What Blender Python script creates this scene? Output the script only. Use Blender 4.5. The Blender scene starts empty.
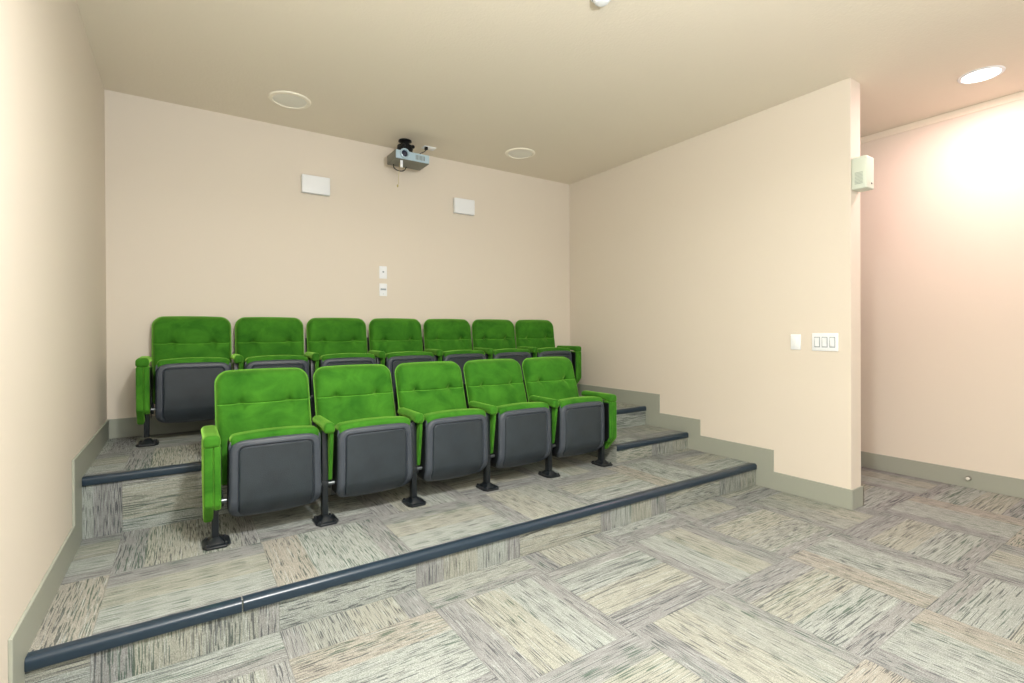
import bpy, bmesh, math, random
from math import sin, cos, pi, radians, exp, sqrt
from mathutils import Vector, Matrix

S = 1.109                      # room was measured in carpet tiles; this brings it to metres
C = bpy.context.scene.collection
random.seed(4)

# ------------------------------------------------------------------ room dimensions (before S)
H = 2.70; W = 3.892; XP = 4.030; XH = 5.064
H1, HA, H2 = 0.152, 0.280, 0.442
Y1, YA, Y2, YP = -2.086, -1.502, -1.055, -2.706
XS = 3.068; BH = 0.126; BT = 0.010; YF = -7.0
T = 0.5485; X0 = 0.160

# ------------------------------------------------------------------ materials
def srgb(r, g, b):
    f = lambda c: (c/255/12.92) if c/255 <= .04045 else ((c/255+.055)/1.055)**2.4
    return (f(r), f(g), f(b), 1)

def new_mat(name):
    m = bpy.data.materials.new(name); m.use_nodes = True
    nt = m.node_tree; bs = nt.nodes['Principled BSDF']
    return m, nt, bs

def nd(nt, kind, **kw):
    n = nt.nodes.new(kind)
    for k, v in kw.items(): setattr(n, k, v)
    return n

def mth(nt, op, a, b=None, c=None, clamp=False):
    n = nd(nt, 'ShaderNodeMath', operation=op); n.use_clamp = clamp
    for i, v in enumerate((a, b, c)):
        if v is None: continue
        if isinstance(v, (int, float)): n.inputs[i].default_value = v
        else: nt.links.new(v, n.inputs[i])
    return n.outputs[0]

def mixc(nt, fac, a, b, blend='MIX'):
    n = nd(nt, 'ShaderNodeMix', data_type='RGBA', blend_type=blend)
    for i, v in ((0, fac), (6, a), (7, b)):
        if isinstance(v, (int, float)): n.inputs[i].default_value = v
        elif isinstance(v, tuple): n.inputs[i].default_value = v
        else: nt.links.new(v, n.inputs[i])
    return n.outputs[2]

def paint(name, col, rough=.6, var=.04, bump=.15, bscale=140, spec=.3, vscale=1.3):
    m, nt, bs = new_mat(name)
    tc = nd(nt, 'ShaderNodeTexCoord')
    n1 = nd(nt, 'ShaderNodeTexNoise'); n1.inputs['Scale'].default_value = vscale; n1.inputs['Detail'].default_value = 3
    nt.links.new(tc.outputs['Object'], n1.inputs['Vector'])
    dark = tuple(c*(1-var) for c in col[:3])+(1,); lite = tuple(min(1, c*(1+var)) for c in col[:3])+(1,)
    nt.links.new(mixc(nt, n1.outputs['Fac'], dark, lite), bs.inputs['Base Color'])
    bs.inputs['Roughness'].default_value = rough
    bs.inputs['Specular IOR Level'].default_value = spec
    if bump:
        n2 = nd(nt, 'ShaderNodeTexNoise'); n2.inputs['Scale'].default_value = bscale; n2.inputs['Detail'].default_value = 2
        nt.links.new(tc.outputs['Object'], n2.inputs['Vector'])
        b = nd(nt, 'ShaderNodeBump'); b.inputs['Strength'].default_value = bump; b.inputs['Distance'].default_value = .003
        nt.links.new(n2.outputs['Fac'], b.inputs['Height']); nt.links.new(b.outputs['Normal'], bs.inputs['Normal'])
    return m

M = {}
M['wall'] = paint('wall_paint', srgb(225, 216, 202), .75, .012, .12, 90)
M['ceiling'] = paint('ceiling_paint', srgb(235, 226, 209), .8, .012, .5, 70)
M['base'] = paint('baseboard_paint', srgb(160, 164, 152), .5, .03, .08, 60)
M['nosing'] = paint('nosing_rubber', srgb(36, 52, 66), .30, .08, .1, 120, .5)
M['plastic'] = paint('seat_shell_plastic', srgb(64, 71, 80), .34, .12, .45, 330, .45, 14)
M['plastic_panel_shade'] = paint('seat_shell_panel_shade', srgb(46, 54, 60), .40, .42, .6, 330, .4, 9)  # shell plastic darkened to paint in the inset's shade, with stronger mottling
M['plastic_dark'] = paint('seat_shell_side_plastic', srgb(24, 27, 30), .45, .1, .3, 300, .35, 10)
M['steel'] = paint('black_enamelled_steel', srgb(22, 28, 33), .32, .1, .08, 90, .6, 9)
M['black'] = paint('black_plastic', srgb(20, 22, 24), .4, .1, 0)
M['white'] = paint('white_plastic', srgb(242, 246, 250), .35, .01, 0)
M['offwhite'] = paint('off_white_plastic', srgb(214, 222, 208), .45, .02, 0)
M['grille'] = paint('pale_grille', srgb(238, 236, 226), .6, .03, .2, 900)
M['chime_grille'] = paint('chime_grille', srgb(176, 186, 176), .6, .03, 0)
M['rim'] = paint('speaker_rim_plastic', srgb(246, 240, 224), .45, .01, 0)
M['greyslot'] = paint('grey_slots', srgb(158, 168, 176), .5, .02, 0)
M['silver'] = paint('silver_plastic', srgb(176, 200, 214), .3, .05, 0, spec=.6)
M['silver_dark'] = paint('dark_silver_plastic', srgb(122, 122, 112), .45, .05, .2, 200)
M['cord'] = paint('beige_cord', srgb(190, 178, 120), .6, .02, 0)

def metal(name, col, rough):
    m = paint(name, col, rough, .05, 0)
    m.node_tree.nodes['Principled BSDF'].inputs['Metallic'].default_value = 1
    return m
M['chrome'] = metal('worn_steel', srgb(128, 134, 138), .35)

def glass_lens():
    m, nt, bs = new_mat('dark_lens_glass')
    bs.inputs['Base Color'].default_value = srgb(18, 26, 60)
    bs.inputs['Roughness'].default_value = .05
    bs.inputs['Coat Weight'].default_value = 1
    return m
M['lens'] = glass_lens()

def velvet():
    m, nt, bs = new_mat('green_velvet')
    tc = nd(nt, 'ShaderNodeTexCoord'); oi = nd(nt, 'ShaderNodeObjectInfo')
    off = nd(nt, 'ShaderNodeVectorMath', operation='ADD')
    cmb = nd(nt, 'ShaderNodeCombineXYZ')
    for i in range(3): nt.links.new(mth(nt, 'MULTIPLY', oi.outputs['Random'], 37.0+11*i), cmb.inputs[i])
    nt.links.new(tc.outputs['Object'], off.inputs[0]); nt.links.new(cmb.outputs[0], off.inputs[1])
    n1 = nd(nt, 'ShaderNodeTexNoise'); n1.inputs['Scale'].default_value = 7; n1.inputs['Detail'].default_value = 5; n1.inputs['Roughness'].default_value = .6; n1.inputs['Distortion'].default_value = .6
    nt.links.new(off.outputs[0], n1.inputs['Vector'])
    r = nd(nt, 'ShaderNodeValToRGB'); r.color_ramp.elements[0].position = .3; r.color_ramp.elements[1].position = .72
    r.color_ramp.elements[0].color = srgb(40, 98, 22); r.color_ramp.elements[1].color = srgb(68, 132, 36)
    nt.links.new(n1.outputs['Fac'], r.inputs[0])
    nt.links.new(r.outputs[0], bs.inputs['Base Color'])
    bs.inputs['Roughness'].default_value = .85
    bs.inputs['Specular IOR Level'].default_value = .15
    bs.inputs['Sheen Weight'].default_value = .9
    bs.inputs['Sheen Roughness'].default_value = .35
    bs.inputs['Sheen Tint'].default_value = srgb(180, 240, 110)
    n2 = nd(nt, 'ShaderNodeTexNoise'); n2.inputs['Scale'].default_value = 420; n2.inputs['Detail'].default_value = 2
    nt.links.new(tc.outputs['Object'], n2.inputs['Vector'])
    n3 = nd(nt, 'ShaderNodeTexNoise'); n3.inputs['Scale'].default_value = 22; n3.inputs['Detail'].default_value = 2
    nt.links.new(off.outputs[0], n3.inputs['Vector'])
    b = nd(nt, 'ShaderNodeBump'); b.inputs['Strength'].default_value = .25; b.inputs['Distance'].default_value = .004
    nt.links.new(mth(nt, 'ADD', mth(nt, 'MULTIPLY', n2.outputs['Fac'], .35), mth(nt, 'MULTIPLY', n3.outputs['Fac'], 1.0)), b.inputs['Height'])
    nt.links.new(b.outputs['Normal'], bs.inputs['Normal'])
    return m
M['velvet'] = velvet()
M['piping'] = paint('piping_and_seam_highlight', srgb(104, 172, 56), .8, .05, .2, 300)

def carpet():
    m, nt, bs = new_mat('striped_carpet_tiles')
    uv = nd(nt, 'ShaderNodeUVMap'); uv.uv_map = 'UVMap'
    sp = nd(nt, 'ShaderNodeSeparateXYZ'); nt.links.new(uv.outputs[0], sp.inputs[0])
    u, v = sp.outputs[0], sp.outputs[1]
    iu, iv = mth(nt, 'FLOOR', u), mth(nt, 'FLOOR', v)
    fu, fv = mth(nt, 'SUBTRACT', u, iu), mth(nt, 'SUBTRACT', v, iv)
    sm = mth(nt, 'ADD', iu, iv)
    par = mth(nt, 'MULTIPLY', mth(nt, 'FRACT', mth(nt, 'MULTIPLY', mth(nt, 'ADD', sm, 100.0), .5)), 2.0)   # 0 even -> stripes along v, 1 odd -> along u
    par = mth(nt, 'GREATER_THAN', par, .5)
    def pick(a, b):
        return mth(nt, 'ADD', mth(nt, 'MULTIPLY', a, mth(nt, 'SUBTRACT', 1.0, par)), mth(nt, 'MULTIPLY', b, par))
    across, along = pick(fu, fv), pick(fv, fu)
    cid = nd(nt, 'ShaderNodeCombineXYZ'); nt.links.new(iu, cid.inputs[0]); nt.links.new(iv, cid.inputs[1]); cid.inputs[2].default_value = 7.3
    wn = nd(nt, 'ShaderNodeTexWhiteNoise', noise_dimensions='3D'); nt.links.new(cid.outputs[0], wn.inputs['Vector'])
    sc = nd(nt, 'ShaderNodeSeparateColor'); nt.links.new(wn.outputs['Color'], sc.inputs[0])
    r1, r2, r3 = sc.outputs[0], sc.outputs[1], sc.outputs[2]
    # half of the tiles lie turned round
    flip = mth(nt, 'GREATER_THAN', r1, .5)
    s = mth(nt, 'ABSOLUTE', mth(nt, 'SUBTRACT', flip, across))
    # wobble so that the band borders are a little broken
    def ramp(stops):
        r = nd(nt, 'ShaderNodeValToRGB'); cr = r.color_ramp; cr.interpolation = 'LINEAR'
        while len(cr.elements) > 1: cr.elements.remove(cr.elements[-1])
        cr.elements[0].position = stops[0][0]; cr.elements[0].color = stops[0][1]
        for p, c in stops[1:]:
            e = cr.elements.new(p); e.color = c
        return r
    grey = srgb(135, 137, 136); grey2 = srgb(139, 141, 139); cool = srgb(150, 156, 151); cream = srgb(152, 154, 144); mid = srgb(146, 150, 143); beige = srgb(151, 149, 140)
    def stops(seq):
        out = []; n = 0
        for (a, b, c) in seq:
            out += [(a+.006, c), (b-.006, c)]
        return out
    ra = ramp(stops([(0, .17, grey), (.17, .24, grey2), (.24, .56, cream), (.56, .86, cool), (.86, 1, grey2)]))
    rb = ramp(stops([(0, .13, grey2), (.13, .45, mid), (.45, .8, cream), (.8, 1.0, grey)]))
    rc = ramp(stops([(0, .2, grey), (.2, .5, cool), (.5, .72, cool), (.72, 1, beige)]))
    for r in (ra, rb, rc): nt.links.new(s, r.inputs[0])
    col = mixc(nt, mth(nt, 'GREATER_THAN', r2, .38), ra.outputs[0], rb.outputs[0])
    col = mixc(nt, mth(nt, 'GREATER_THAN', r2, .7), col, rc.outputs[0])
    # streaks
    def streak(fa, fl, seed, detail=2.0, rough=.6, vary=False):
        cb = nd(nt, 'ShaderNodeCombineXYZ')
        nt.links.new(mth(nt, 'MULTIPLY', across, fa), cb.inputs[0])
        af = mth(nt, 'MULTIPLY', along, mth(nt, 'ADD', fl, mth(nt, 'MULTIPLY', r2, 6.0))) if vary else mth(nt, 'MULTIPLY', along, fl)
        nt.links.new(mth(nt, 'ADD', af, mth(nt, 'MULTIPLY', r3, 31.0)), cb.inputs[1])
        nt.links.new(mth(nt, 'ADD', mth(nt, 'MULTIPLY', r1, 57.0), seed), cb.inputs[2])
        n = nd(nt, 'ShaderNodeTexNoise'); n.inputs['Scale'].default_value = 1; n.inputs['Detail'].default_value = detail; n.inputs['Roughness'].default_value = rough
        nt.links.new(cb.outputs[0], n.inputs['Vector']); return n.outputs['Fac']
    dens = streak(4.5, .7, 3.1, 1)
    lines = streak(165, 3.5, 11.0, 0, .5, True)
    thr = mth(nt, 'SUBTRACT', .74, mth(nt, 'MULTIPLY', dens, .30))
    fine = mth(nt, 'ADD', .80, mth(nt, 'MULTIPLY', streak(150, 2.2, 71.0, 1.0), .40))
    dk = mth(nt, 'MULTIPLY', mth(nt, 'SUBTRACT', lines, thr), 26.0, clamp=True)
    hue = streak(3.0, .5, 23.0, 1)
    scol = mixc(nt, mth(nt, 'MULTIPLY', mth(nt, 'SUBTRACT', hue, .47), 9.0, clamp=True), srgb(62, 66, 72), srgb(52, 78, 66))
    col = mixc(nt, mth(nt, 'MULTIPLY', dk, .72), col, scol)
    lt = mth(nt, 'MULTIPLY', mth(nt, 'SUBTRACT', streak(105, 4, 41.0, 1.0), .58), 10.0, clamp=True)
    col = mixc(nt, mth(nt, 'MULTIPLY', lt, .45), col, srgb(176, 183, 180))
    fc = nd(nt, 'ShaderNodeCombineColor')
    for i in range(3): nt.links.new(fine, fc.inputs[i])
    col = mixc(nt, 1.0, col, fc.outputs[0], 'MULTIPLY')
    # loop pile grain
    gr = streak(230, 150, 5.0, 2, .85)
    g = mth(nt, 'ADD', -.2, mth(nt, 'MULTIPLY', gr, 2.44))
    gc = nd(nt, 'ShaderNodeCombineColor')
    for i in range(3): nt.links.new(g, gc.inputs[i])
    col = mixc(nt, 1.0, col, gc.outputs[0], 'MULTIPLY')
    # joints between tiles
    ed = mth(nt, 'MINIMUM', mth(nt, 'MINIMUM', fu, mth(nt, 'SUBTRACT', 1.0, fu)), mth(nt, 'MINIMUM', fv, mth(nt, 'SUBTRACT', 1.0, fv)))
    j = mth(nt, 'LESS_THAN', ed, .0035)
    col = mixc(nt, mth(nt, 'MULTIPLY', j, .25), col, srgb(96, 98, 96))
    nt.links.new(col, bs.inputs['Base Color'])
    bs.inputs['Roughness'].default_value = .95
    bs.inputs['Specular IOR Level'].default_value = .1
    b = nd(nt, 'ShaderNodeBump'); b.inputs['Strength'].default_value = .5; b.inputs['Distance'].default_value = .004
    nt.links.new(gr, b.inputs['Height']); nt.links.new(b.outputs['Normal'], bs.inputs['Normal'])
    return m
M['carpet'] = carpet()

def emit(name, col, s):
    m, nt, bs = new_mat(name)
    bs.inputs['Base Color'].default_value = (.9, .9, .9, 1)
    bs.inputs['Emission Color'].default_value = col; bs.inputs['Emission Strength'].default_value = s
    return m
M['lamp'] = emit('lit_lamp_lens', srgb(255, 240, 230), 14)

# ------------------------------------------------------------------ mesh helpers
def obj(name, bm, mats, parent=None, smooth=35, loc=None):
    bmesh.ops.recalc_face_normals(bm, faces=bm.faces)
    me = bpy.data.meshes.new(name); bm.to_mesh(me); bm.free()
    for m in (mats if isinstance(mats, (list, tuple)) else [mats]): me.materials.append(M[m])
    if smooth:
        for p in me.polygons: p.use_smooth = True
        me.set_sharp_from_angle(angle=radians(smooth))
    o = bpy.data.objects.new(name, me); C.objects.link(o)
    if parent: o.parent = parent
    if loc: o.location = loc
    return o

def tag(o, label, cat, group=None, kind=None):
    o['label'] = label; o['category'] = cat
    if group: o['group'] = group
    if kind: o['kind'] = kind
    return o

def empty(name, loc, label, cat, group=None, rz=0):
    o = bpy.data.objects.new(name, None); C.objects.link(o); o.location = loc; o.rotation_euler = (0, 0, rz)
    o.empty_display_size = .05
    return tag(o, label, cat, group)

def merge(dst, src):
    me = bpy.data.meshes.new('tmp'); src.to_mesh(me); src.free(); dst.from_mesh(me); bpy.data.meshes.remove(me)

def box(bm, x0, x1, y0, y1, z0, z1, bev=0, seg=3, mi=0):
    b = bmesh.new()
    bmesh.ops.create_cube(b, size=1)
    for v in b.verts: v.co = Vector(((x0+x1)/2+v.co.x*(x1-x0), (y0+y1)/2+v.co.y*(y1-y0), (z0+z1)/2+v.co.z*(z1-z0)))
    if bev: bmesh.ops.bevel(b, geom=list(b.edges), offset=bev, segments=seg, profile=.5, affect='EDGES', clamp_overlap=True)
    for f in b.faces: f.material_index = mi
    merge(bm, b)

def prism(bm, pts, axis, a0, a1, bev=0, seg=2, mi=0):
    """polygon pts (p,q) extruded along axis: 'x' -> (y,z); 'y' -> (x,z); 'z' -> (x,y)"""
    b = bmesh.new()
    def P(p, q, a): return {'x': (a, p, q), 'y': (p, a, q), 'z': (p, q, a)}[axis]
    A = [b.verts.new(P(p, q, a0)) for p, q in pts]; B = [b.verts.new(P(p, q, a1)) for p, q in pts]
    n = len(pts); b.faces.new(A); b.faces.new(B[::-1])
    for i in range(n): b.faces.new((A[i], B[i], B[(i+1) % n], A[(i+1) % n]))
    bmesh.ops.recalc_face_normals(b, faces=b.faces)
    if bev: bmesh.ops.bevel(b, geom=list(b.edges), offset=bev, segments=seg, profile=.5, affect='EDGES', clamp_overlap=True)
    for f in b.faces: f.material_index = mi
    merge(bm, b)

def lathe(bm, prof, n=48, mat=None, mi=0):
    """prof (r,z) revolved about z, then moved by mat"""
    b = bmesh.new(); rings = []
    for r, z in prof:
        if r < 1e-6: rings.append([b.verts.new((0, 0, z))])
        else: rings.append([b.verts.new((r*cos(2*pi*k/n), r*sin(2*pi*k/n), z)) for k in range(n)])
    for A, B in zip(rings, rings[1:]):
        for k in range(n):
            k2 = (k+1) % n
            if len(A) == 1 and len(B) == 1: continue
            if len(A) == 1: b.faces.new((A[0], B[k], B[k2]))
            elif len(B) == 1: b.faces.new((A[k], A[k2], B[0]))
            else: b.faces.new((A[k], A[k2], B[k2], B[k]))
    for f in b.faces: f.material_index = mi
    if mat: b.transform(mat)
    merge(bm, b)

def tube(bm, pts, r, n=10, mi=0):
    b = bmesh.new(); pts = [Vector(p) for p in pts]; rings = []
    up = Vector((0, 0, 1))
    for i, p in enumerate(pts):
        d = (pts[min(i+1, len(pts)-1)]-pts[max(i-1, 0)]).normalized()
        a = d.cross(up if abs(d.z) < .95 else Vector((1, 0, 0))).normalized(); c = d.cross(a)
        rings.append([b.verts.new(p+a*r*cos(2*pi*k/n)+c*r*sin(2*pi*k/n)) for k in range(n)])
    for A, B in zip(rings, rings[1:]):
        for k in range(n): b.faces.new((A[k], A[(k+1) % n], B[(k+1) % n], B[k]))
    b.faces.new(rings[0]); b.faces.new(rings[-1][::-1])
    for f in b.faces: f.material_index = mi
    merge(bm, b)

def catmull(pts, k=8):
    P = [Vector(p) for p in pts]; P = [P[0]*2-P[1]]+P+[P[-1]*2-P[-2]]; out = []
    for i in range(1, len(P)-2):
        for j in range(k):
            t = j/k; a, b, c, d = P[i-1], P[i], P[i+1], P[i+2]
            out.append(.5*((2*b)+(-a+c)*t+(2*a-5*b+4*c-d)*t*t+(-a+3*b-3*c+d)*t**3))
    out.append(P[-2]); return out

RX = Matrix.Rotation(pi/2, 4, 'X')      # lathe axis z -> -y
RY = Matrix.Rotation(pi/2, 4, 'Y')      # lathe axis z -> +x

def slab_grid(hw, z0, z1, yf, yb, nx=60, nz=60, side_mi=0, zspace=True, zarch=None):
    """closed slab standing in x-z: front skin y=yf(x,z,hw), back skin y=yb(x,z)"""
    b = bmesh.new()
    def zz(j):
        t = j/nz
        if zspace: t = .5*t+.5*(.5-.5*cos(pi*t))
        return z0+(z1-z0)*t
    def ss(i):
        t = 2*i/nx-1
        return .6*t+.4*sin(t*pi/2)
    F, B = [], []
    for j in range(nz+1):
        z = zz(j); h = hw(z); fr, br = [], []
        for i in range(nx+1):
            x = ss(i)*h; za = z+(zarch(x, z) if zarch else 0)
            fr.append(b.verts.new((x, yf(x, z, h), za))); br.append(b.verts.new((x, yb(x, z), za)))
        F.append(fr); B.append(br)
    for j in range(nz):
        for i in range(nx):
            b.faces.new((F[j][i], F[j][i+1], F[j+1][i+1], F[j+1][i]))
            f = b.faces.new((B[j][i], B[j+1][i], B[j+1][i+1], B[j][i+1])); f.material_index = side_mi
        for i, sgn in ((0, 1), (nx, -1)):
            q = (F[j][i], F[j+1][i], B[j+1][i], B[j][i])
            f = b.faces.new(q if sgn > 0 else q[::-1]); f.material_index = side_mi
    for i in range(nx):
        for j in (0, nz):
            f = b.faces.new((F[j][i], F[j][i+1], B[j][i+1], B[j][i])); f.material_index = side_mi
    return b

def rr(halfw, z0, z1, rt, rb, taper=0):
    def hw(z):
        h = halfw+taper*(z1-z)
        if z > z1-rt: d = z-(z1-rt); h += -rt+sqrt(max(0, rt*rt-d*d))
        if z < z0+rb: d = (z0+rb)-z; h += -rb+sqrt(max(0, rb*rb-d*d))
        return h
    return hw
sst = lambda a, b, x: (lambda t: t*t*(3-2*t))(min(1, max(0, (x-a)/(b-a))))

# ------------------------------------------------------------------ the setting
def structure(name, bm, m, smooth=0):
    o = obj(name, bm, m, smooth=smooth); o['kind'] = 'structure'; return o

def uv_project(o, fn):
    me = o.data; uvl = me.uv_layers.new(name='UVMap')
    for p in me.polygons:
        for li in p.loop_indices:
            co = me.vertices[me.loops[li].vertex_index].co
            uvl.data[li].uv = fn(co, p.normal)

def carpet_uv(yoff, zoff):
    def fn(co, n):
        if abs(n.z) > .5: return ((co.x-X0)/T, (co.y-yoff)/T)
        if abs(n.y) > .5: return ((co.x-X0)/T, zoff+co.z/T)
        return ((co.y-.1)/T, zoff+co.z/T)
    return fn

bm = bmesh.new(); box(bm, 0, XH, YF, 0, -.1, 0); o = structure('floor', bm, 'carpet'); uv_project(o, carpet_uv(-2.83, .3))
bm = bmesh.new(); box(bm, -.15, XH+.15, YF, .15, H, H+.15); structure('ceiling', bm, 'ceiling')
bm = bmesh.new(); box(bm, -.15, XH+.15, 0, .15, -.1, H); structure('wall_back', bm, 'wall')
bm = bmesh.new(); box(bm, -.15, 0, YF, 0, -.1, H); structure('wall_left', bm, 'wall')
bm = bmesh.new(); box(bm, XH, XH+.15, YF, 0, -.1, H); structure('wall_right', bm, 'wall')
bm = bmesh.new(); box(bm, W, XP, YP, 0, 0, H, .004, 2); structure('wall_partition', bm, 'wall')

e = .0005
bm = bmesh.new(); box(bm, e, W-e, Y1, -e, e, H1); o = structure('floor_platform', bm, 'carpet'); uv_project(o, carpet_uv(-1.56, .3))
bm = bmesh.new(); box(bm, e, W-e, Y2, -e, H1+e, H2); o = structure('floor_upper_platform', bm, 'carpet'); uv_project(o, carpet_uv(-1.05, 1.05))
bm = bmesh.new(); box(bm, XS, W-e, YA, Y2-e, H1+e, HA); o = structure('floor_step', bm, 'carpet'); uv_project(o, carpet_uv(-1.35, .3))

def steps_base(ys, zs, ye, x0, x1, name, y_near=YF):
    """stepped baseboard: floor profile ys/zs, upper outline BH above and ahead of each riser (ye)"""
    pts = [(y_near, 0)]
    z = 0
    for y, nz_ in zip(ys, zs): pts += [(y, z), (y, nz_)]; z = nz_
    pts += [(0, z), (0, z+BH)]
    lv = [0]+list(zs)
    for k in range(len(ys)-1, -1, -1): pts += [(ye[k], lv[k+1]+BH), (ye[k], lv[k]+BH)]
    pts += [(y_near, BH)]
    bm = bmesh.new(); prism(bm, pts, 'x', x0, x1, .0015, 1)
    return structure(name, bm, 'base')
steps_base([Y1, Y2], [H1, H2], [-2.213, -1.240], 0, BT, 'baseboard_left')
steps_base([Y1, YA, Y2], [H1, HA, H2], [-2.218, -1.620, -1.211], W-BT, W, 'baseboard_partition', YP-BT)
bm = bmesh.new(); box(bm, W, XP+BT, YP-BT, YP, 0, BH, .0015, 1); box(bm, XP, XP+BT, YP-BT, 0, 0, BH, .0015, 1); structure('baseboard_partition_end', bm, 'base')
bm = bmesh.new(); box(bm, BT, W-BT, -BT, 0, H2, H2+BH, .0015, 1); structure('baseboard_back', bm, 'base')
bm = bmesh.new(); box(bm, XH-BT, XH, YF, 0, 0, BH, .0015, 1); structure('baseboard_right', bm, 'base')
bm = bmesh.new(); box(bm, XH-.006, XH, YF, 0, H-.052, H, .002, 1); structure('trim_1', bm, 'ceiling')

def nosing(name, x0, x1, y, z, label):
    # bull-nosed rubber profile wrapping the step edge (y,z section)
    pts = [(y+.032, z+.0005), (y+.032, z+.003), (y+.004, z+.0045), (y-.003, z+.003), (y-.0105, z-.004), (y-.012, z-.010), (y-.0115, z-.033), (y-.009, z-.036), (y-.0005, z-.036), (y-.0005, z+.0005)]
    bm = bmesh.new(); prism(bm, pts, 'x', x0, x1, .0008, 1)
    return tag(obj(name, bm, 'nosing', smooth=22), label, 'step edging', 'rubber step nosings')
nosing('step_nosing', BT+.001, .5835, Y1, H1, 'short left length of dark rubber edging on the lowest long step, beside the left wall')
nosing('step_nosing', .5885, W-BT-.001, Y1, H1, 'long dark rubber edging along the lowest step, right of the joint, reaching the right wall')
nosing('step_nosing', BT+.001, XS, Y2, H2, 'dark rubber edging of the upper platform, behind and left of the front row of seats')
nosing('step_nosing', XS+.002, W-BT-.001, Y2, H2, 'topmost short dark rubber edging at the right, above the small step')
nosing('step_nosing', XS, W-BT-.001, YA, HA, 'dark rubber edging on the small middle step at the right end of the front row')

# ------------------------------------------------------------------ theatre seats
PITCH = .485
protos = {}
def m_back():
    z0, z1, hwid = .22, .768, .2265
    hw = rr(hwid, z0, z1, .062, .03)
    def lean(z): return .235+(z-.40)*.32
    def yf(x, z, h):
        d = min(h-abs(x), z1-z, z-z0); ed = .032
        t = 1-min(1, max(0, d)/ed); bul = .052*(1-t**2.4)**.5 if t < 1 else 0
        c = .018*(1-(x/hwid)**2)                      # gentle crown of the cushion
        zs = .605
        seam = .006*exp(-((z-zs)/.005)**2)+.009*exp(-((z-zs)/.030)**2)
        if z < zs: seam -= .010*(1-exp(-((zs-z)/.007)**2))*exp(-(zs-z)/.09)
        tuft = 0; 
        for tx in (-.117, .117):
            r2 = (x-tx)**2+(z-zs)**2
            tuft += .017*exp(-r2/(.018**2))+.013*exp(-r2/(.050**2))
            tuft += .006*exp(-((x-tx-(.004 if z > zs else .010))/.010)**2)*exp(-((z-zs)/.055)**2)
        w = sst(0, .03, d)
        return lean(z)-bul-c*sst(0, .06, d)+(seam+tuft)*w+.0015*sin(x*31+z*17)*w
    b = slab_grid(hw, z0, z1, yf, lambda x, z: lean(z)+.004, 84, 110, 0, True, lambda x, z: (.006*(1-(x/hwid)**2)*sst(.6, z1, z)))
    return b
def m_seam_highlight():  # thin lighter cord that paints in the highlight along the seam
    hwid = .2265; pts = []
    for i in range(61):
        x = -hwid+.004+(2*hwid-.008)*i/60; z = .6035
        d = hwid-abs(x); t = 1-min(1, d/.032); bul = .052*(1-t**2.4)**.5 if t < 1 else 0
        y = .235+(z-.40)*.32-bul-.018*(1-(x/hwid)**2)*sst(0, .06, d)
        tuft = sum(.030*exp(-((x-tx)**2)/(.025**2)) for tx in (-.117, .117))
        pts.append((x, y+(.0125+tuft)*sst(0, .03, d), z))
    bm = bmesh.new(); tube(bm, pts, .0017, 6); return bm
def m_backshell():
    z0, z1, hwid = .25, .762, .2205
    hw = rr(hwid, z0, z1, .058, .05)
    lean = lambda z: .235+(z-.40)*.32
    def yb(x, z):
        d = min(hw(z)-abs(x), z1-z, z-z0)
        t = 1-min(1, max(0, d)/.03); return lean(z)+.006+.022*(1-t*t)**.5
    return slab_grid(hw, z0, z1, lambda x, z, h: lean(z)+.0045, yb, 24, 24, 0)
def m_piping():
    z0, z1, hwid = .22, .768, .2265
    hw = rr(hwid, z0, z1, .062, .03); lean = lambda z: .235+(z-.40)*.32
    pts = []
    N = 26
    for i in range(N+1):
        z = z0+.01+(z1-.062-z0-.01)*i/N; pts.append((-hw(z)-.001, lean(z)-.004, z))
    for i in range(1, 13):
        a = pi/2*i/12; x = -(hwid-.062)-.063*cos(a); z = z1-.062+.063*sin(a); pts.append((x, lean(z)-.004, z))
    for i in range(1, 12): 
        x = -(hwid-.062)+(2*(hwid-.062))*i/12; pts.append((x, lean(z1)-.004, z1+.001))
    mir = [(-x, y, z) for x, y, z in pts[:N+13][::-1]]
    pts = pts+mir
    pts = [(x, y, z+.006*(1-(x/hwid)**2)*sst(.6, z1, min(z, z1))) for x, y, z in pts]
    bm = bmesh.new(); tube(bm, pts, .0028, 6); return bm
def m_pan():
    z0, z1, hwid = .105, .482, .201
    hw = rr(hwid, z0, z1, .030, .055, .012)
    def prof(z):
        y = -.047+.018*sst(.464, .484, z)
        y += .0022*((.30-z)/.1)**2 if z < .30 else 0
        if z < .20: y += .065*((.20-z)/.095)**2
        return y
    def yf(x, z, h):
        d = min(h-abs(x), z1-z)
        # rounded upper corners of the groove line
        ax, az = h-abs(x), z1-z; R = .045
        if ax < R+.02 and az < R+.02: d = R+.02-sqrt((R+.02-ax)**2+(R+.02-az)**2)
        dall = min(d, (z-z0))
        t = 1-min(1, max(0, dall)/.020); y = prof(z)+.020*(1-(1-t**2)**.5)
        y -= .010*(1-(x/hwid)**2)*sst(.10, .28, z)*sst(0, .05, d)
        k = sst(.115, .15, z)
        y += k*(.010*exp(-((d-.040)/.0032)**2)+.003*sst(.036, .044, d))
        return y
    b = slab_grid(hw, z0, z1, yf, lambda x, z: prof(z)+.112, 110, 96, 1, False,
                     lambda x, z: -.012*(1-(x/hwid)**2)*(1-sst(z0, z0+.08, z))+.006*(1-(x/hwid)**2)*sst(.30, z1, z))
    for f in b.faces:
        c = f.calc_center_median()
        if f.material_index == 0:
            ax, az = hw(min(z1, max(z0, c.z)))-abs(c.x), z1-c.z; R = .045; d = min(ax, az)
            if ax < R+.02 and az < R+.02: d = R+.02-sqrt((R+.02-ax)**2+(R+.02-az)**2)
            if d > .040 and c.z > z0+.012: f.material_index = 2
    return b
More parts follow.
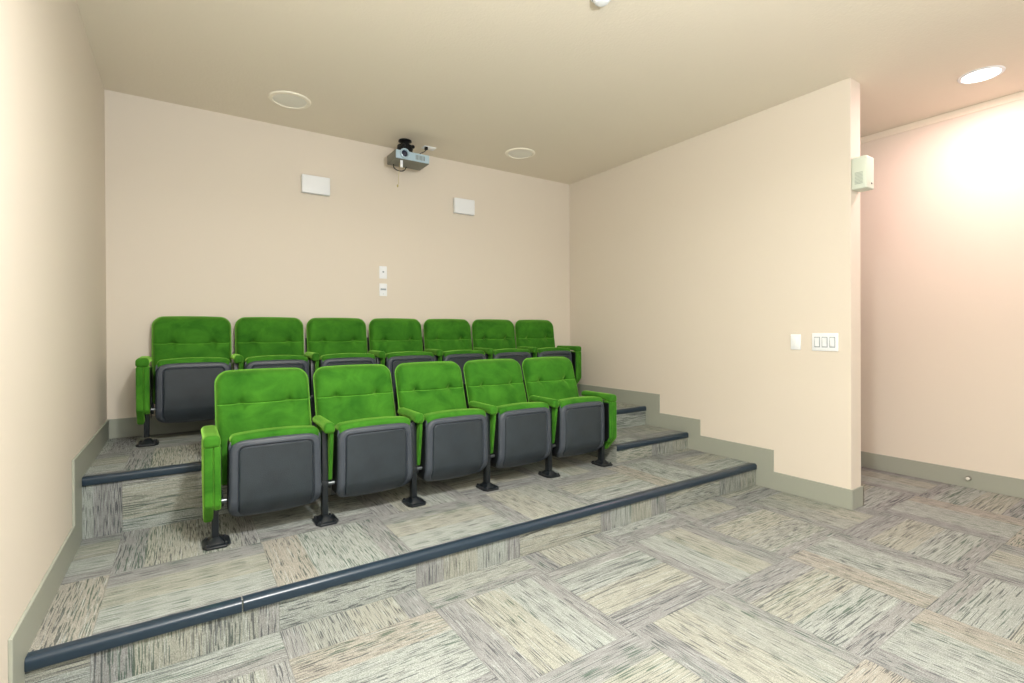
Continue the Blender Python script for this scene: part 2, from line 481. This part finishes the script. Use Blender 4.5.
def m_cushion():
    bm = bmesh.new(); box(bm, -.196, .196, -.026, .060, .24, .496, .024, 5)
    bmesh.ops.subdivide_edges(bm, edges=[ed for ed in bm.edges if abs(ed.verts[0].co.x-ed.verts[1].co.x) > .2], cuts=16, use_grid_fill=True)
    for v in bm.verts:
        if v.co.z > .4: v.co.z += .012*(1-(v.co.x/.196)**2)
        if v.co.z > .47 and v.co.y < 0: v.co.y -= .012
    return bm
def m_post():
    bm = bmesh.new(); box(bm, -.018, .0105, -.022, .022, .030, .468, .003, 2)
    box(bm, -.020, .0125, -.026, .026, .18, .212, .003, 2)
    return bm
def m_foot():
    bm = bmesh.new()
    prism(bm, [(-.056, -.046), (-.038, -.074), (.038, -.074), (.056, -.046), (.056, .046), (.038, .074), (-.038, .074), (-.056, .046)], 'z', 0, .011, .002, 2)
    b = bmesh.new(); lo = [(-.034, -.048), (.034, -.048), (.034, .048), (-.034, .048)]; hi = [(-.0135, -.025), (.0135, -.025), (.0135, .025), (-.0135, .025)]
    A = [b.verts.new((x, y, .009)) for x, y in lo]; B = [b.verts.new((x, y, .036)) for x, y in hi]
    b.faces.new(A[::-1]); b.faces.new(B)
    for i in range(4): b.faces.new((A[i], A[(i+1) % 4], B[(i+1) % 4], B[i]))
    bmesh.ops.bevel(b, geom=list(b.edges), offset=.002, segments=1, affect='EDGES'); merge(bm, b)
    return bm
def m_bolt():
    bm = bmesh.new(); lathe(bm, [(0, 0), (.0075, 0), (.0075, .003), (.0052, .0035), (.0052, .0075), (.004, .009), (0, .009)], 6); return bm
def m_pad(w, yf=-.112):
    # upholstered arm cap: full rounded nose, thins to the rear
    bm = bmesh.new(); box(bm, -w/2, w/2, yf, .215, .458, .514, .019, 5)
    bmesh.ops.subdivide_edges(bm, edges=[ed for ed in bm.edges if abs(ed.verts[0].co.y-ed.verts[1].co.y) > .2], cuts=12, use_grid_fill=True)
    for v in bm.verts:
        t = sst(yf, yf+.11, v.co.y)
        if v.co.z < .488: v.co.z += .016*t
        v.co.z += .004*(1-(v.co.x/(w/2))**2)
    return bm
def m_wing():
    # upholstered wedge ahead of a shared post, narrowing downwards
    bm = bmesh.new(); prism(bm, [(-.066, .468), (-.060, .42), (-.026, .215), (.02, .215), (.06, .468)], 'x', .0112, .030, .006, 3); return bm
def m_endpanel(sg):
    bm = bmesh.new()
    xo = (-.050, -.012) if sg < 0 else (.012, .050)
    xi = (-.0118, .016) if sg < 0 else (-.016, .0118)
    prism(bm, [(-.108, .466), (-.108, .205), (-.016, .108), (.06, .108), (.19, .26), (.19, .466)], 'x', xo[0], xo[1], .011, 4)
    prism(bm, [(-.107, .466), (-.107, .205), (-.086, .178), (-.0235, .178), (-.0235, .466)], 'x', xi[0], xi[1], .007, 3)
    return bm
def m_endplate(sg):
    bm = bmesh.new(); x = (.0162, .0185) if sg < 0 else (-.0185, -.0162)
    prism(bm, [(-.094, .458), (-.094, .212), (-.076, .186), (-.02, .16), (.05, .13), (.17, .27), (.17, .458)], 'x', x[0], x[1], .0006, 1); return bm
def m_hinge(sg, to):
    # pivot from the post to the seat shell (sg +1 : towards +x)
    bm = bmesh.new()
    lathe(bm, [(0, 0), (.011, 0), (.011, to), (0, to)], 16, Matrix.Translation((sg*.011 if sg > 0 else -.011-to, -.012, .196)) @ RY)
    return bm
def m_bracket():
    bm = bmesh.new()
    ring = [(.0, .022*cos(a), .205+.030*sin(a)) for a in [pi*2*k/20 for k in range(21)]]
    tube(bm, ring, .004, 8)
    box(bm, -.006, .006, -.02, .03, .165, .19, .003, 2)
    return bm
def m_skirt():
    # lower frame that joins the back to the standard: side bracket plate
    bm = bmesh.new(); prism(bm, [(.02, .20), (.04, .16), (.10, .20), (.30, .42), (.34, .62), (.315, .62), (.26, .44), (.03, .27)], 'x', -.003, .003, .001, 1); return bm

LIFT = [0]
def part(key, fn, name, mats, parent, loc=None, smooth=40):
    if key not in protos:
        o = obj(name, fn(), mats, parent, smooth, loc); protos[key] = o
        if key[0] == 'pan': pass
    else:
        o = protos[key].copy(); C.objects.link(o); o.parent = parent; o.name = name
        o.location = loc or (0, 0, 0)
    return o

def standard(root, x, side):
    """side -1 left end, +1 right end, 0 shared"""
    foot = part(('foot',), m_foot, 'foot_plate', 'steel', root, (x, 0, 0))
    for dx in (-.038, .038):
        for dy in (-.052, .052):
            part(('bolt',), m_bolt, 'bolt', 'steel', foot, (dx, dy, .011))
    part(('post',), m_post, 'post', 'steel', root, (x, 0, 0))
    w = .068 if side else .054
    off = (.018*side) if side else .008
    part(('pad', w), lambda: m_pad(w, -.112 if side else -.082), 'armrest', 'velvet', root, (x+off, 0, 0))
    if side:
        part(('endpanel', side), lambda: m_endpanel(side), 'side_panel', 'velvet', root, (x, 0, 0))
        part(('endplate', side), lambda: m_endplate(side), 'side_plate', 'black', root, (x, 0, 0))
    else:
        part(('wing',), m_wing, 'side_panel', 'velvet', root, (x, 0, 0))

def seat(x, y, z, label, group, left_end=False, right_end=False, lift=0, upright=0):
    root = empty('theater_seat', (x, y, z), label, 'theater seat', group)
    hx = PITCH/2
    b = part(('back',), m_back, 'backrest', 'velvet', root)
    part(('pip',), m_piping, 'piping', 'piping', b)
    part(('seam',), m_seam_highlight, 'seam', 'piping', b)  # highlight line in the piping green, laid over the seam groove
    part(('shell',), m_backshell, 'back_shell', 'plastic_dark', root)
    px = .003 if lift else .009
    part(('pan',), m_pan, 'seat_shell', ['plastic', 'plastic_dark', 'plastic_panel_shade'], root, (px, -.028, 0))
    part(('cush',), m_cushion, 'seat_cushion', 'velvet', root, (px, -.028, 0))
    if upright:
        for o in list(root.children):
            if o.name.startswith('back'):
                py, pz = .235, .40; c, s_ = cos(upright), sin(upright)
                o.rotation_euler = (upright, 0, 0)
                o.location = (0, py-(py*c-pz*s_), pz-(py*s_+pz*c)-.012)
    for s in (-1, 1): part(('skirt',), m_skirt, 'back_bracket', 'black', root, (s*.224, 0, 0))
    part(('hinge', 1), lambda: m_hinge(1, .032), 'hinge_pin', 'chrome', root, (-hx, 0, 0))
    part(('hinge', -1), lambda: m_hinge(-1, .032), 'hinge_pin', 'chrome', root, (hx, 0, 0))
    part(('brk',), m_bracket, 'hinge_bracket', 'steel', root, (-hx+.026, .018, 0))
    standard(root, -hx, -1 if left_end else 0)
    if right_end: standard(root, hx, 1)
    if lift:
        for o in root.children:
            if not o.name.startswith('foot_plate'): o.location.z += lift
    return root

front = ['green velvet folding theater seat at the left end of the front row',
         'second green seat from the left in the front row',
         'middle green seat of the five in the front row',
         'front row green seat just left of the one at the right end',
         'green seat at the right end of the front row, beside the small steps']
rear = ['green seat at the left end of the back row, nearest the left wall',
        'second green seat from the left in the back row',
        'third green seat from the left in the back row',
        'middle green seat of the seven in the back row, below the wall plates',
        'third green seat from the right end in the back row',
        'second green seat from the right end in the back row',
        'green seat at the right end of the back row, next to the partition wall corner']
XF, YR1, XR, YR2 = .534, -1.460, .228, -.350; PITCH2 = .482
for i, t in enumerate(front): seat(XF+PITCH*(i+.5), YR1, H1+.0005, t, 'front row of green theater seats', i == 0, i == 4)
for i, t in enumerate(rear): seat(XR+.2425+PITCH2*i, YR2, H2+.0005, t, 'back row of green theater seats', i == 0, i == 6, .018, radians(10))

# ------------------------------------------------------------------ ceiling fittings
def speaker(x, y, label):
    root = empty('ceiling_speaker', (x, y, H), label, 'ceiling speaker', 'round ceiling speakers')
    bm = bmesh.new(); lathe(bm, [(.106, -.004), (.110, -.010), (.128, -.008), (.133, -.003), (.134, 0), (.106, 0), (.106, -.004)], 64); obj('rim', bm, 'rim', root)
    bm = bmesh.new(); lathe(bm, [(0, -.0075), (.05, -.007), (.1062, -.0045), (.1062, 0), (0, 0)], 64); obj('grille', bm, 'grille', root)
speaker(1.028, -.488, 'round white ceiling speaker at the left, near the left wall')
speaker(2.912, -.495, 'round white ceiling speaker right of the projector')

root = empty('smoke_detector', (2.062, -2.415, H), 'small round white ceiling detector at the top edge of the photo', 'smoke detector')
bm = bmesh.new(); lathe(bm, [(0, 0), (.050, 0), (.052, -.008), (.046, -.012), (.046, 0)], 40); obj('base', bm, 'white', root)
bm = bmesh.new(); lathe(bm, [(0, -.036), (.022, -.036), (.032, -.032), (.040, -.020), (.042, -.0121), (0, -.0121)], 40); obj('cover', bm, 'white', root)

LX, LY = 4.545, -3.16
root = empty('recessed_light', (LX, LY, H), 'glowing round ceiling light over the passage at the right', 'ceiling light')
bm = bmesh.new(); lathe(bm, [(.088, -.002), (.092, -.007), (.108, -.004), (.110, 0), (.088, 0), (.088, -.002)], 48); obj('trim_ring', bm, 'white', root)
bm = bmesh.new(); lathe(bm, [(0, -.003), (.0882, -.003), (.0882, 0), (0, 0)], 48); obj('lens', bm, 'lamp', root)

# projector
root = empty('projector', (1.96, -.265, H), 'silver video projector hung from the ceiling above the back row', 'projector')
def P(name, bm, m, parent=root, sm=35):
    bm.transform(Matrix.Translation((-1.96, .265, -H))); return obj(name, bm, m, parent, sm)
bm = bmesh.new(); box(bm, 1.820, 2.112, -.345, -.150, 2.497, 2.572, .010, 3); body = P('body', bm, 'silver_dark')
bm = bmesh.new(); box(bm, 1.824, 2.108, -.353, -.343, 2.501, 2.568, .006, 3); fp = P('front_panel', bm, 'silver', body)
bm = bmesh.new()
for k in range(7): box(bm, 1.990+k*.012, 1.995+k*.012, -.3545, -.352, 2.515, 2.552)
P('vent', bm, 'silver_dark', body)
lc = Matrix.Translation((1.893, -.350, 2.543)) @ RX
bm = bmesh.new(); lathe(bm, [(.026, 0), (.040, 0), (.041, .012), (.038, .020), (.030, .022), (.026, .010), (.026, 0)], 40, lc); P('lens_ring', bm, 'silver')
bm = bmesh.new(); lathe(bm, [(0, .014), (.014, .012), (.0262, .006), (.0262, 0), (0, 0)], 32, lc); P('lens', bm, 'lens')
bm = bmesh.new()
lathe(bm, [(0, 2.700), (.052, 2.700), (.054, 2.690), (.034, 2.680), (.034, 2.662), (.062, 2.655), (.066, 2.630), (.058, 2.614), (.036, 2.606), (.036, 2.575), (0, 2.575)], 32, Matrix.Translation((1.950, -.222, 0)))
for k in range(4):
    a = pi/4+k*pi/2; c, s = cos(a), sin(a)
    tube(bm, [(1.950+.02*c, -.232+.02*s, 2.600), (1.950+.06*c, -.232+.05*s, 2.596), (1.950+.085*c, -.232+.062*s, 2.573)], .008, 8)
P('ceiling_mount', bm, 'black')
bm = bmesh.new()
for dx in (-.04, .04): lathe(bm, [(0, 0), (.013, 0), (.015, .012), (.011, .018), (0, .018)], 16, Matrix.Translation((1.950+dx, -.285, 2.634)) @ RX)
P('mount_knob', bm, 'black')
bm = bmesh.new(); tube(bm, catmull([(1.86, -.20, 2.500), (1.87, -.18, 2.475), (1.915, -.165, 2.462), (1.96, -.17, 2.470), (1.975, -.19, 2.500)]), .0045, 8); P('cable', bm, 'black')
bm = bmesh.new(); tube(bm, catmull([(1.885, -.26, 2.499), (1.888, -.25, 2.44), (1.884, -.245, 2.38), (1.887, -.24, 2.335), (1.879, -.238, 2.320)]), .0018, 6)
lathe(bm, [(0, 0), (.006, .002), (.007, .014), (.003, .022), (0, .022)], 12, Matrix.Translation((1.879, -.238, 2.302))); P('pull_cord', bm, 'cord')
bm = bmesh.new(); box(bm, 1.868, 1.890, -.330, -.324, 2.440, 2.4965, .002, 2); P('hanging_tag', bm, 'white')

root = empty('ceiling_outlet', (2.180, -.182, H), 'small white outlet plate on the ceiling just right of the projector', 'outlet')
bm = bmesh.new(); box(bm, -.055, .055, -.035, .035, -.007, 0, .003, 2); obj('plate', bm, 'white', root)
bm = bmesh.new(); box(bm, -.046, -.022, -.034, -.008, -.032, -.007, .004, 2); tube(bm, catmull([(-.034, -.02, -.03), (-.05, -.02, -.05), (-.085, -.03, -.072), (-.12, -.035, -.10)]), .0035, 8); obj('plug', bm, 'black', root)

# ------------------------------------------------------------------ wall fittings
def wall_box(x, z, label):
    root = empty('wall_box', (x, 0, z), label, 'wall box', 'white wall boxes')
    bm = bmesh.new(); box(bm, -.098, .098, -.010, 0, -.064, .064, .002, 2); obj('back_plate', bm, 'offwhite', root)
    bm = bmesh.new(); box(bm, -.105, .105, -.046, -.0101, -.070, .070, .007, 3); obj('cover', bm, 'white', root)
wall_box(1.290, 2.277, 'white rectangular box high on the back wall, left of the projector')
wall_box(2.600, 2.284, 'white rectangular box high on the back wall, right of the projector')

def rot_for(face):   # plates are drawn facing -y
    return 0 if face == 'back' else -pi/2
def plate_base(name, loc, w, h, label, cat, face='back', group=None):
    root = empty(name, loc, label, cat, group, rot_for(face))
    bm = bmesh.new(); box(bm, -w/2, w/2, -.007, 0, -h/2, h/2, .003, 3); obj('plate', bm, 'white', root)
    return root
r = plate_base('wall_plate', (1.834, 0, 1.630), .066, .106, 'upper of the two small white wall plates above the back row', 'wall plate')
bm = bmesh.new(); lathe(bm, [(0, 0), (.007, 0), (.007, .006), (0, .006)], 16, Matrix.Translation((0, -.007, .004)) @ RX); obj('jack', bm, 'greyslot', r)
r = plate_base('wall_plate', (1.834, 0, 1.483), .066, .106, 'lower of the two small white wall plates, with a grey slot', 'wall plate')
bm = bmesh.new(); box(bm, -.024, .024, -.010, -.0071, -.004, .010, .001, 1); obj('slot', bm, 'greyslot', r)
bm = bmesh.new(); lathe(bm, [(0, 0), (.003, 0), (.003, .002), (0, .002)], 10, Matrix.Translation((0, -.007, -.036)) @ RX); obj('screw', bm, 'greyslot', r)

r = plate_base('light_switch', (W, -2.371, 1.044), .066, .104, 'single white light switch on the partition, left of the triple one', 'light switch', 'part')
bm = bmesh.new(); box(bm, -.0165, .0165, -.010, -.0071, -.033, .033, .0015, 2); rk = obj('rocker', bm, 'white', r)
r = plate_base('light_switch', (W, -2.556, 1.046), .158, .116, 'wide white triple light switch plate near the end of the partition', 'light switch', 'part')
for k, dx in enumerate((-.046, 0, .046)):
    bm = bmesh.new(); box(bm, dx-.0175, dx+.0175, -.0085, -.0071, -.034, .034, .001, 1); f = obj('switch_frame', bm, 'greyslot', r)
    bm = bmesh.new(); prism(bm, [(-.0086, -.029), (-.0086, .029), (-.0140, .027), (-.0095, -.004), (-.0110, -.027)], 'x', dx-.0135, dx+.0135, .0006, 1); obj('rocker', bm, 'white', f)

# chime box on the end of the partition
root = empty('wall_chime', (W+.055, YP, 2.095), 'off-white box with a small grille on the end of the partition', 'door chime')
bm = bmesh.new(); box(bm, -.053, .057, -.086, 0, -.100, .100, .010, 3); cv = obj('cover', bm, 'offwhite', root)
bm = bmesh.new()
for k in range(9): box(bm, -.0552, -.0529, -.066, -.022, -.070+k*.0085, -.0655+k*.0085, .0006, 1)
obj('grille', bm, 'chime_grille', root)
bm = bmesh.new(); box(bm, .010, .022, -.0885, -.0859, -.072, -.062, .001, 1); obj('button', bm, 'black', root)

# door stop on the passage baseboard
root = empty('door_stop', (XH-BT, -2.974, .070), 'small round door stop on the grey baseboard at the far right', 'door stop')
bm = bmesh.new(); lathe(bm, [(0, 0), (.016, 0), (.017, .004), (.009, .008), (.007, .022), (0, .022)], 20, Matrix.Rotation(-pi/2, 4, 'Y')); obj('base', bm, 'silver_dark', root)
bm = bmesh.new(); lathe(bm, [(0, .022), (.010, .022), (.011, .030), (.007, .035), (0, .035)], 20, Matrix.Rotation(-pi/2, 4, 'Y')); obj('rubber_tip', bm, 'grille', root)

# ------------------------------------------------------------------ light
def lamp(name, loc, power, size, col=(1, .95, .88), rot=(0, 0, 0), spread=180, shape='DISK', sy=None):
    L = bpy.data.lights.new(name, 'AREA'); L.shape = shape; L.size = size*S
    if sy: L.size_y = sy*S
    L.energy = power; L.color = col; L.spread = radians(spread)
    o = bpy.data.objects.new(name, L); C.objects.link(o); o.location = loc; o.rotation_euler = rot
    return o
lamp('key_ceiling_light', (1.05, -3.60, H-.03), 104, .20, (1, .985, .96), spread=166)
lamp('left_ceiling_light', (.70, -3.75, H-.03), 22, .22, (1, .99, .975))
lamp('far_fill_light', (3.3, -5.9, H-.03), 6, .24, (1, .98, .95))  # unseen lamp behind the camera, added for even fill
lamp('passage_ceiling_light', (LX, LY, H-.012), 23, .17, (1, .63, .63))
lamp('ceiling_bounce_fill', (1.0, -4.8, 1.6), 165, .35, (.97, .985, 1), (radians(165), 0, 0))  # unseen upward fill added to brighten the ceiling

w = bpy.data.worlds.new('World'); bpy.context.scene.world = w; w.use_nodes = True
bg = w.node_tree.nodes['Background']; bg.inputs[0].default_value = (.97, .985, 1.0, 1); bg.inputs[1].default_value = .9

# ------------------------------------------------------------------ camera
cam = bpy.data.cameras.new('camera'); co = bpy.data.objects.new('camera', cam); C.objects.link(co)
F, YAW, PITCHC, ROLL = 498.8076, -.583860, -.003957, -.004817
cam.sensor_fit = 'HORIZONTAL'; cam.sensor_width = 36; cam.lens = F*36/1024
cam.shift_y = -8.605/1024; cam.shift_x = .137/1024
f = Vector((sin(-YAW)*cos(PITCHC), cos(YAW)*cos(PITCHC), sin(PITCHC))); r = Vector((cos(YAW), sin(YAW), 0)); u = r.cross(f)
r2 = r*cos(ROLL)+u*sin(ROLL); u2 = -r*sin(ROLL)+u*cos(ROLL)
co.matrix_world = Matrix(((r2.x, u2.x, -f.x, .409663), (r2.y, u2.y, -f.y, -4.136761), (r2.z, u2.z, -f.z, 1.128446), (0, 0, 0, 1)))
cam.clip_start = .02
bpy.context.scene.camera = co

# ------------------------------------------------------------------ to metres
for me in bpy.data.meshes:
    me.transform(Matrix.Scale(S, 4))
for o in bpy.data.objects: o.location = o.location*S

sc = bpy.context.scene
sc.view_settings.view_transform = 'Standard'; sc.view_settings.look = 'None'
sc.view_settings.exposure = 0.0; sc.view_settings.gamma = 1; sc.view_settings.use_curve_mapping = False
